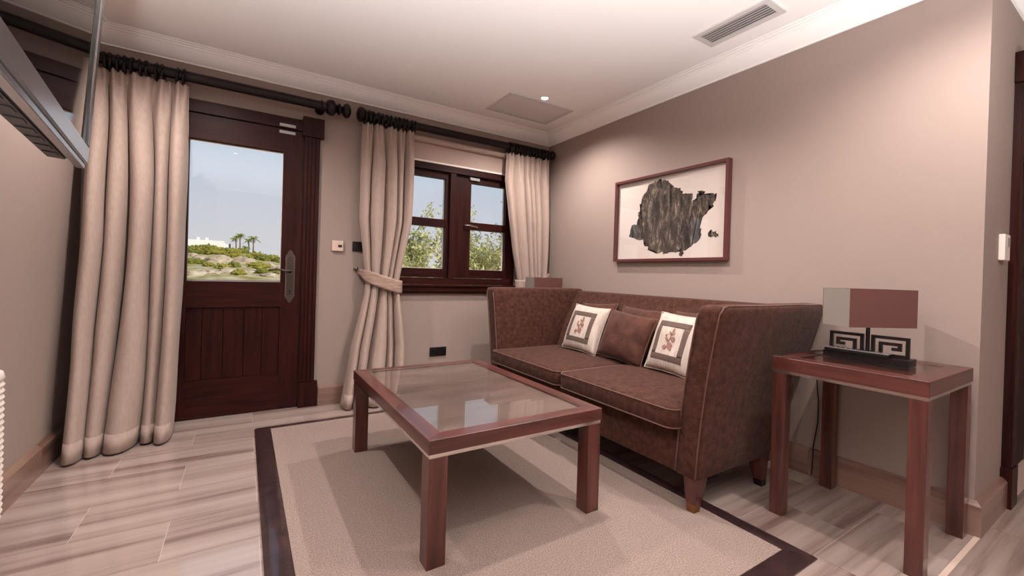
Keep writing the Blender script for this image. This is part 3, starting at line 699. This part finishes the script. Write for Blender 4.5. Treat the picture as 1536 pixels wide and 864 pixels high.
# ------------------------------------------------------------------ pillows
def pillow(label, c, right, up, w, h, th, kind, seed):
    c, right, up = Vector(c), Vector(right).normalized(), Vector(up); up = (up - right * up.dot(right)).normalized(); n = right.cross(up)
    t = thing('cushion', label, 'cushion', tuple(c), 'cushions on the sofa')
    def pos(u, v, s, lift=0):
        x = w / 2 * u * (1 - .055 * (1 - v * v) * abs(u) ** 2); y = h / 2 * v * (1 - .055 * (1 - u * u) * abs(v) ** 2)
        d = th / 2 * (max(0, 1 - abs(u) ** 2.6) * max(0, 1 - abs(v) ** 2.6)) ** .55
        d *= 1 + .12 * noise.noise(Vector((u * 1.6 + seed, v * 1.6, seed)))
        return c + right * x + up * y + n * (s * (d + .002) + s * lift)
    bm = MB(); K = 22
    for s in (1, -1):
        g = [[bm.verts.new(pos(-1 + 2 * i / K, -1 + 2 * j / K, s)) for i in range(K + 1)] for j in range(K + 1)]
        for j in range(K):
            for i in range(K): bm.faces.new((g[j][i], g[j][i + 1], g[j + 1][i + 1], g[j + 1][i]))
    bmesh.ops.remove_doubles(bm, verts=bm.verts, dist=.006 if False else .0045)
    obj('cover', bm, 'pillow_cream' if kind == 'cream' else 'pillow_brown', t, True)
    bm = MB(); lp = []
    for i in range(4):
        for k in range(14):
            f = -1 + 2 * k / 14; lp.append([(f, -1), (1, f), (-f, 1), (-1, -f)][i])
    tube(bm, [pos(u, v, 0) for u, v in lp], .004, 6, closed=True); obj('piping', bm, 'pillow_cream' if kind == 'cream' else 'velvet_pipe', t, True)
    if kind == 'cream':
        a, b = .66, .47
        def patch(u0, u1, v0, v1, mat, name):
            bm = MB(); K2 = 12
            g = [[bm.verts.new(pos(lerp(u0, u1, i / K2), lerp(v0, v1, j / K2), 1, .0022)) for i in range(K2 + 1)] for j in range(K2 + 1)]
            for j in range(K2):
                for i in range(K2): bm.faces.new((g[j][i], g[j][i + 1], g[j + 1][i + 1], g[j + 1][i]))
            o = obj(name, bm, mat, t, True); md = o.modifiers.new('thickness', 'SOLIDIFY'); md.thickness = .0015; md.offset = 0
        patch(-a, a, b, a, 'band', 'border_band'); patch(-a, a, -a, -b, 'band', 'border_band'); patch(-a, -b, -b, b, 'band', 'border_band'); patch(b, a, -b, b, 'band', 'border_band')
        bm = MB()
        def leafp(u, v, L_, ang, wd):
            P = [(0, 0), (.3, wd), (.65, wd * .8), (1, 0), (.65, -wd * .8), (.3, -wd)]; vs = []
            for p, q in P:
                uu = u + L_ * (p * math.cos(ang) - q * math.sin(ang)); vv = v + L_ * (p * math.sin(ang) + q * math.cos(ang)); vs.append(bm.verts.new(pos(uu, vv, 1, .0035)))
            bm.faces.new(vs)
        stem = [(-.02, -.22), (0, -.08), (.03, .06), (.05, .2), (.09, .34)]
        tube(bm, [pos(u, v, 1, .003) for u, v in stem], .0018, 5); tube(bm, [pos(u, v, 1, .003) for u, v in [(0, -.08), (-.1, .02), (-.14, .14), (-.10, .22)]], .0016, 5)
        for u, v, l, an, wd in ((.05, .2, .16, .6, .3), (.09, .3, .14, 1.5, .3), (.03, .06, .2, .35, .28), (.0, -.02, .2, 2.6, .25), (.05, .2, .14, 2.3, .3), (0, -.1, .22, -.3, .35), (-.02, -.2, .18, .1, .4), (-.03, -.22, .18, 3.3, .45), (-.12, .1, .1, 2.0, .4), (.08, -.18, .16, -.9, .4), (.12, -.02, .16, .7, .3)): leafp(u, v, l, an, wd)
        o = obj('embroidery', bm, 'thread', t); md = o.modifiers.new('thickness', 'SOLIDIFY'); md.thickness = .001
    return t
LE = Vector((.36, 0, .93))
pillow('cream cushion with brown square border at the far left of the sofa', (-.405, -1.135, .650), (0, -1, -.03), LE, .40, .37, .13, 'cream', 1)
pillow('cream embroidered cushion with brown square border beside the near arm', (-.40, -1.985, .655), (-.06, -1, -.03), LE, .37, .38, .13, 'cream', 2)
pillow('plain brown velvet cushion in the middle between two cream cushions', (-.405, -1.565, .640), (.05, -1, -.09), (.38, -.02, .93), .41, .345, .15, 'brown', 3)
pillow('brown cushion leaning on the backrest behind the far left cream cushion', (-.275, -1.07, .668), (0, -1, .05), (.42, 0, .9), .42, .38, .11, 'brown', 4)
pillow('brown cushion leaning on the backrest behind the plain middle cushion', (-.275, -1.545, .665), (0, -1, -.03), (.42, 0, .9), .42, .37, .11, 'brown', 5)
pillow('brown cushion leaning on the backrest behind the near cream cushion', (-.275, -2.02, .668), (0, -1, .02), (.42, 0, .9), .42, .385, .11, 'brown', 6)

# ------------------------------------------------------------------ lamps
def lamp(label, cx, cy, zt, shade_ang, detail=True):
    t = thing('table_lamp', label, 'lamp', (cx, cy, zt), 'table lamps with greek key bases')
    bobj('base_block', 'dark_metal', t, cx - .045, cx + .045, cy - .16, cy + .16, zt, zt + .030, .002)
    bm = MB(); lathe(bm, [(0, .008), (.24, .008)], (cx, cy, zt + .03), (0, 0, 1), 12); obj('stem', bm, 'dark_metal', t, 40)
    W_, H_, b_ = .135, .088, .013
    z0 = zt + .0302
    for s in (1, -1):
        P = [(0, 0, 0, H_), (0, W_, H_ - b_, H_), (W_ - b_, W_, 0, H_), (.027, W_, 0, b_), (.027, .027 + b_, 0, .064), (.027, .110, .064 - b_, .064), (.110 - b_, .110, .030, .064), (.075, .110, .030, .030 + b_)]
        bm = MB(); segs = [(0, b_, 0, H_), (b_, W_ - b_, H_ - b_, H_), (W_ - b_, W_, 0, H_), (.028, W_ - b_, 0, b_), (.028, .028 + b_, b_, .062), (.028 + b_, .108, .062 - b_, .062), (.108 - b_, .108, .028, .062 - b_), (.074, .108 - b_, .028, .028 + b_)]
        for a, b, c, d in segs:
            u0, u1 = .014 + a, .014 + b
            ya, yb = sorted((cy - s * u0, cy - s * u1)); box(bm, cx - .006, cx + .006, ya, yb, z0 + c, z0 + d)
        obj('greek_key', bm, 'dark_metal', t)
    ax = Vector((math.cos(shade_ang), math.sin(shade_ang), 0)); bx_ = Vector((-ax.y, ax.x, 0)); hl, hs = .16, .076; zb, zq = zt + .155, zt + .320; th = .003
    C_ = Vector((cx, cy, 0))
    def q(a, b, z): return C_ + ax * a + bx_ * b + Vector((0, 0, z))
    def side(a0, b0, a1, b1, na, nb, nm, mat):
        bm = MB(); o0, o1 = (a0, b0), (a1, b1); i0, i1 = (a0 - na * th, b0 - nb * th), (a1 - na * th, b1 - nb * th)
        hull8(bm, [q(*o0, zb), q(*o1, zb), q(*i1, zb), q(*i0, zb)], [q(*o0, zq), q(*o1, zq), q(*i1, zq), q(*i0, zq)]); obj(nm, bm, mat, t)
    side(-hl, -hs, hl, -hs, 0, -1, 'shade_panel', 'shade'); side(-hl, hs, hl, hs, 0, 1, 'shade_panel', 'shade')
    side(-hl, -hs + th, -hl, hs - th, -1, 0, 'shade_panel', 'shade_daylit'); side(hl, -hs + th, hl, hs - th, 1, 0, 'shade_panel', 'shade')
    bm = MB(); tube(bm, [q(-hl + th, 0, zb + .02), q(hl - th, 0, zb + .02)], .003, 6); obj('shade_carrier', bm, 'dark_metal', t)
    return t
ZS = .7155
lamp('table lamp with brown box shade and greek key base on the side table', -.305, -2.945, ZS, math.atan2(-.458, .888))
lamp('box lamp shade peeking over the far sofa arm in the corner', -.262, -.352, ZS, 0)
# lamp cable
bm = MB(); tube(bm, [(-.262, -2.80, ZS + .008), (-.27, -2.76, ZS + .012), (-.29, -2.72, ZS + .006), (-.20, -2.676, ZS - .02), (-.10, -2.655, .55), (-.035, -2.64, .42), (-.012, -2.63, .30), (-.03, -2.62, .16), (-.04, -2.62, .02)], .003, 6)
tag(obj('lamp_cable', bm, 'black_plastic', None, True), 'thin black lamp cable hanging behind the side table', 'cable')
t = thing('remote_control', 'slim dark remote with silver edge lying on the lamp base', 'remote control', (-.345, -2.92, ZS + .031))
bobj('body', 'black_plastic', t, -.362, -.318, -3.04, -2.795, ZS + .0305, ZS + .043, .003); bobj('silver_edge', 'silver', t, -.3645, -.319, -3.042, -2.793, ZS + .043, ZS + .0475, .0015)
for i in range(8): bobj('button', 'black_plastic', t, -.346, -.336, -2.83 - .02 * i, -2.818 - .02 * i, ZS + .0475, ZS + .0495)

# ------------------------------------------------------------------ television
a = math.radians(-6.4); dU = -Vector((math.sin(a), math.cos(a), 0)); nH = Vector((math.cos(a), -math.sin(a), 0)); ti = math.radians(3.2)
nT = nH * math.cos(ti) - Vector((0, 0, math.sin(ti))); uT = nH * math.sin(ti) + Vector((0, 0, math.cos(ti)))
cT = Vector((-3.05, -1.832, 1.355))
tv = thing('television', 'flat television with silver frame on a wall bracket at the upper left', 'television', tuple(cT))
def tp(u, v, d): return cT + dU * u + uT * v + nT * d     # u along width toward the viewer, v up, d toward the room
def tbox(name, mat, u0, u1, v0, v1, d0, d1, parent=None, bev=.0):
    bm = MB(); hull8(bm, [tp(u0, v0, d0), tp(u1, v0, d0), tp(u1, v1, d0), tp(u0, v1, d0)], [tp(u0, v0, d1), tp(u1, v0, d1), tp(u1, v1, d1), tp(u0, v1, d1)])
    if bev: bmesh.ops.bevel(bm, geom=bm.edges[:], offset=bev, segments=2, affect='EDGES')
    return obj(name, bm, mat, parent or tv)
TW, TH = 1.02, .64
tbox('bezel_bottom', 'silver', 0, TW, 0, .052, -.03, 0, bev=.003); tbox('bezel_top', 'silver', 0, TW, TH - .03, TH, -.03, 0); tbox('bezel_side', 'silver_dimmed', 0, .05, .052, TH - .03, -.03, 0, bev=.003); tbox('bezel_side', 'silver', TW - .05, TW, .052, TH - .03, -.03, 0)
tbox('inner_rim', 'black_plastic', .05, .11, .052, TH - .03, -.028, -.004)
tbox('screen', 'screen', .11, TW - .05, .052, TH - .03, -.02, -.006)
tbox('back_cover', 'black_plastic', .03, TW - .03, .03, TH - .04, -.085, -.031, bev=.006)
tbox('speaker_strip', 'silver', .006, TW - .006, -.016, -.001, -.026, -.006, bev=.002)
tbox('lower_housing', 'black_plastic', .10, TW - .03, -.012, .03, -.075, -.031, bev=.004)
for i in range(8): tbox('vent_rib', 'black_plastic', .16 + .09 * i, .20 + .09 * i, -.014, -.0125, -.068, -.04)
arm_ = tbox('wall_bracket', 'dark_metal', .42, .60, .22, .42, -.10, -.076)
bm = MB(); p0 = tp(.5, .32, -.09); tube(bm, [p0, (XL + .20, p0.y + .05, p0.z), (XL + .01, p0.y, p0.z)], .02, 8); obj('bracket_arm', bm, 'dark_metal', tv); bobj('wall_plate', 'dark_metal', tv, XL, XL + .012, p0.y - .1, p0.y + .1, p0.z - .12, p0.z + .12)

# ------------------------------------------------------------------ white ribbed appliance at the left edge, type unknown
t = thing('ribbed_appliance', 'white ribbed upright appliance at the left picture edge', 'device', (-3.345, -1.66, 0))
hx, hy = -3.372, -1.66; bm = MB(); L = []
z = .03; L = []
for i in range(58):
    zz = .05 + i * .0105; ins = .004 if i % 2 else 0; sh = .02 * max(0, (.22 - zz) / .2); L.append(rrect(hx - .085 + ins + sh, hx + .085 - ins - sh, hy - .13 + ins + sh, hy + .13 - ins - sh, zz, .06, 4))
rings(bm, L); obj('ribbed_body', bm, 'white_plastic', t, 40)
bm = MB(); rings(bm, [rrect(hx - .085 + i_, hx + .085 - i_, hy - .13 + i_, hy + .13 - i_, z_, .06, 4) for z_, i_ in ((.652, .004), (.66, .0), (.682, .004), (.696, .018), (.70, .04))]); obj('top_cap', bm, 'white_plastic', t, 60)
bm = MB(); rings(bm, [rrect(hx - .06, hx + .06, hy - .10, hy + .10, z_, .05, 4) for z_ in (0, .052)]); obj('foot', bm, 'grey_plastic', t, 50)

# ------------------------------------------------------------------ outdoors
def terr(x, y):
    base = -2.8
    if y < 70: h = base
    else:
        f = min(1, (y - 70) / 78); crest = 4.9 + .0 * x - .055 * max(0, x + 3) ** 1.25 + .5 * noise.noise(Vector((x * .07, 1.3, 0)))
        f = f * f * (3 - 2 * f) ** .5 if f < 1 else 1
        h = lerp(base, crest, min(1, f))
        h += .9 * noise.noise(Vector((x * .13, y * .10, 3))) * f + .35 * noise.noise(Vector((x * .5, y * .4, 7))) * f
    return h
bm = MB(); g = []
xs_ = [-90 + 1.5 * i for i in range(121)]; ysb = [.5, 12, 30, 50, 64] + [70 + 1.6 * i for i in range(56)] + [170, 200, 260]
for yv in ysb: g.append([bm.verts.new((xv, yv, terr(xv, yv))) for xv in xs_])
for A, B in zip(g, g[1:]):
    for i in range(len(A) - 1): bm.faces.new((A[i], A[i + 1], B[i + 1], B[i]))
struct(obj('hillside', bm, 'terrain', None, True), 'rocky scrub-covered hillside outside the balcony door', 'hill')
def blob(name, label, cat, mat, c, rx, ry, rz, seed, rough=.35, sub=3, group=None, freq=1.6, ridged=False):
    bm = MB(); bmesh.ops.create_icosphere(bm, subdivisions=sub, radius=1)
    for v in bm.verts:
        n = v.co.normalized(); k = 1 + rough * noise.noise(n * freq + Vector((seed * 3.1, 0, 0))) + rough * .6 * noise.noise(n * freq * 3.3 + Vector((0, seed, 0)))
        if ridged: k += .10 * math.floor(3 * noise.noise(n * 5 + Vector((seed, 2, 1)))) / 2
        p = n * k; v.co = Vector((p.x * rx, p.y * ry, p.z * rz))
    o = obj(name, bm, mat, None, not ridged); o.location = c
    return tag(o, label, cat, group)
def hill_pt(px, py, lift=0):
    # where the view ray through a photo pixel meets the hillside
    d = _f + _r * ((px - 768 - PX) / F_PX) + _u * (-(py - 432 - PY) / F_PX); o = Vector((-2.63816, -3.74351, 1.05)); t = 75
    while t < 220:
        p = o + d * t
        if p.z < terr(p.x, p.y): return p
        t += .5
    p = o + d * (150 / d.y); p.z = terr(p.x, p.y); return p
rk = [(328, 392, 3.3, 1.5, 'broad pale rock outcrop in the middle of the hillside'), (366, 395, 2.7, 1.6, 'pale blocky rock outcrop below the palm trees'), (300, 390, 2.0, 1.0, 'low pale rock outcrop at the left of the hillside'), (290, 384, 1.6, .8, 'small pale rock below the building'),
      (345, 408, 2.6, 1.0, 'long pale rock ledge low on the hillside'), (315, 410, 2.2, .9, 'pale rock ledge near the bottom left of the door glass'), (375, 410, 2.2, .9, 'pale rock ledge below the blocky outcrop'), (403, 400, 1.3, 1.1, 'grey rock beside the right-hand bushes'), (292, 412, 1.8, .9, 'pale rock at the lower left corner of the door glass'), (405, 414, 1.6, .8, 'pale rock near the door handle')]
for i, (px, py, rx, rz, lb) in enumerate(rk):
    p = hill_pt(px, py); blob('rock_outcrop', lb, 'rock', 'rock', p + Vector((0, 0, -.1)), rx, 1.6, rz, i + 1, .45, 3, 'pale rock outcrops', 1.5, True)
sh = [(286, 370, 1.9, 1.3, 0), (297, 372, 1.9, 1.2, 1), (310, 371, 2.0, 1.3, 0), (323, 371, 2.1, 1.2, 1), (335, 372, 1.7, 1.1, 0), (349, 379, 1.9, 1.0, 1), (362, 379, 1.7, 1.0, 0), (386, 388, 2.3, 1.4, 1), (395, 390, 1.9, 1.3, 0), (408, 391, 2.1, 1.2, 1), (418, 393, 1.4, 1.0, 0),
      (298, 381, 2.3, .6, 0), (322, 380, 2.4, .6, 1), (352, 386, 1.9, .8, 1), (290, 395, 2.0, .9, 0), (334, 402, 1.3, .7, 1), (352, 400, 1.1, .8, 0), (389, 402, 2.0, 1.1, 1), (358, 412, 1.2, .9, 1), (414, 410, .9, .9, 0), (312, 399, 1.0, .6, 1), (395, 410, 1.6, .8, 0)]
SHL = ['olive bush at the foot of the leftmost palm', 'green bush at the foot of the right-hand palm', 'tall green bush on the crest right of the palms', 'second green bush on the crest right of the palms', 'broad bush on the crest near the door frame', 'last small bush on the crest at the right glass edge',
       'low olive bush above the rocks at the far left', 'low olive bush above the broad middle outcrop', 'green bush between the two largest rock outcrops', 'olive bush below the rocks at the left glass edge', 'small bush just below the broad middle outcrop', 'small dark bush left of the blocky outcrop', 'large bush right of the blocky outcrop',
       'small bush near the bottom middle of the door glass', 'small bush at the lower right corner of the door glass', 'tiny bush between the two left rock outcrops', 'bush just left of the door handle tip']
pos_w = ['far left', 'second from the left', 'third from the left', 'fourth from the left', 'fifth from the left']
for i, (px, py, rx, rz, kd) in enumerate(sh):
    p = hill_pt(px, py); m_ = ('scrub_dark', 'scrub')[kd]
    if py < 376: lb = 'olive shrub in the row below the white building, ' + pos_w[i]
    else: lb = SHL[i - 5]
    blob('shrub', lb, 'shrub', m_, p + Vector((0, 0, .2)), rx, 1.5, rz, 20 + i, .6, 4, 'scrub bushes on the hillside' if py >= 376 else 'shrubs below the building', 3.4)
# white building on the crest
bt = hill_pt(300, 378); by = 158.0
def un_at(px, py, yv):
    d = _f + _r * ((px - 768 - PX) / F_PX) + _u * (-(py - 432 - PY) / F_PX); o = Vector((-2.63816, -3.74351, 1.05)); return o + d * ((yv - o.y) / d.y)
p0 = un_at(262, 358, by); p1 = un_at(347, 363, by); gz = 3.0
bld = thing('white_building', 'white flat-roofed building on top of the hill', 'building', (p0.x, by, gz))
bobj('wall_block', 'plaster', bld, p0.x, p1.x - 1.8, by, by + 8, gz, p0.z + .1); bobj('wall_block', 'plaster', bld, p1.x - 1.8, p1.x, by + 1.2, by + 7, gz, p0.z - .7)
for px in (297, 310):
    q = un_at(px, 355, by); bobj('chimney', 'plaster', bld, q.x - .35, q.x + .35, by + 1, by + 1.8, p0.z + .1, p0.z + .9)
q = un_at(345, 370, by); bobj('window_opening', 'house_glass', bld, q.x - .35, q.x + .2, by + 1.16, by + 1.2, gz + .6, q.z + .9)
# palms
def palm(label, px, py_top, py_base, yv, sc, seed):
    rr = random.Random(seed); top = un_at(px, py_top, yv); gz = terr(top.x, yv) - .2
    t = thing('palm_tree', label, 'palm tree', (top.x, yv, gz), 'palm trees on the hill')
    bm = MB(); tube(bm, [(top.x, yv, gz), (top.x + .08, yv, (gz + top.z) / 2), (top.x, yv, top.z)], [.22, .17, .15], 7); obj('trunk', bm, 'palm_trunk', t, True)
    for i in range(17):
        az = 2 * PI * i / 17 + rr.uniform(-.15, .15); el = rr.uniform(-.15, 1.1); L_ = sc * rr.uniform(.85, 1.1); bm = MB(); pts = []
        for k in range(7):
            f = k / 6; r_ = L_ * f * math.cos(el) * (1 - .1 * f); zz = L_ * (f * math.sin(el) - .62 * f * f); pts.append(Vector((top.x + math.cos(az) * r_, yv + math.sin(az) * r_, top.z + zz)))
        sd_ = Vector((-math.sin(az), math.cos(az), 0)); 
        for k in range(6):
            w0, w1 = [.34 * sc * .5 * math.sin(PI * min(.98, .12 + .85 * f)) for f in (k / 6, (k + 1) / 6)]
            for sg in (1, -1):
                bm.faces.new([bm.verts.new(v) for v in (pts[k], pts[k] + sd_ * sg * w0 - Vector((0, 0, w0 * .6)), pts[k].lerp(pts[k + 1], .55) + sd_ * sg * w1 - Vector((0, 0, w1 * .6)), pts[k].lerp(pts[k + 1], .6))])
        obj('frond', bm, 'palm', t)
palm('tall palm at the left of the pair of leaning crowns', 354, 357, 375, 152, 2.3, 1); palm('tallest dense palm on the hill crest', 360, 354, 376, 153, 2.6, 2)
palm('slim palm between the tall palms', 373, 361, 378, 154, 2.0, 3); palm('single palm at the right end of the group', 380, 357, 381, 152, 2.7, 4); palm('short young palm at the foot of the group', 368, 372, 379, 150, 2.2, 5)
# tree outside the window
tr = thing('tree', 'leafy olive tree close outside the window', 'tree', (.55, 3.3, -2.8))
rr = random.Random(5); bmw = MB(); leaves = []
def branch(p, d, L_, r, lev):
    pts = [p.copy()]; q = p.copy(); dd = d.copy()
    for i in range(4):
        dd = (dd + Vector((rr.uniform(-.22, .22), rr.uniform(-.22, .22), rr.uniform(-.1, .16)))).normalized(); q = q + dd * L_ / 4; pts.append(q.copy())
        if lev >= 2:
            for _ in range(6 if lev < 3 else 14): leaves.append((q + Vector((rr.gauss(0, .05), rr.gauss(0, .05), rr.gauss(0, .05))), dd))
    tube(bmw, pts, [lerp(r, r * .55, i / 4) for i in range(5)], 6 if lev < 2 else 4)
    if lev < 4:
        for i in range(3 if lev else 5):
            nd = (dd + Vector((rr.uniform(-.9, .9), rr.uniform(-.9, .9), rr.uniform(-.25, .7)))).normalized(); branch(pts[rr.randint(2, 4)], nd, L_ * rr.uniform(.6, .8), r * .55, lev + 1)
branch(Vector((.55, 3.3, -2.8)), Vector((0, 0, 1)), 2.4, .10, 0)
for k in range(3): branch(Vector((.55 + .1 * k - .1, 3.3, -.9)), Vector((rr.uniform(-.7, .7), rr.uniform(-.3, .3), 1)).normalized(), 1.3, .05, 1)
obj('branches', bmw, 'bark', tr, True)
bm = MB()
for p, d in leaves:
    for _ in range(2):
        n = Vector((rr.gauss(0, 1), rr.gauss(0, 1), rr.gauss(0, 1))).normalized(); u = n.orthogonal().normalized(); u = (u * math.cos(rr.uniform(0, 6)) + n.cross(u) * math.sin(rr.uniform(0, 6))).normalized(); w = n.cross(u); L_ = rr.uniform(.045, .085); o = p + n * rr.uniform(0, .05)
        bm.faces.new([bm.verts.new(v) for v in (o, o + u * L_ * .5 + w * L_ * .22, o + u * L_, o + u * L_ * .5 - w * L_ * .22)])
fo = obj('foliage', bm, 'leaf', tr); fo['kind'] = 'stuff'

for o in bpy.data.objects:
    if '_w' in o: del o['_w']
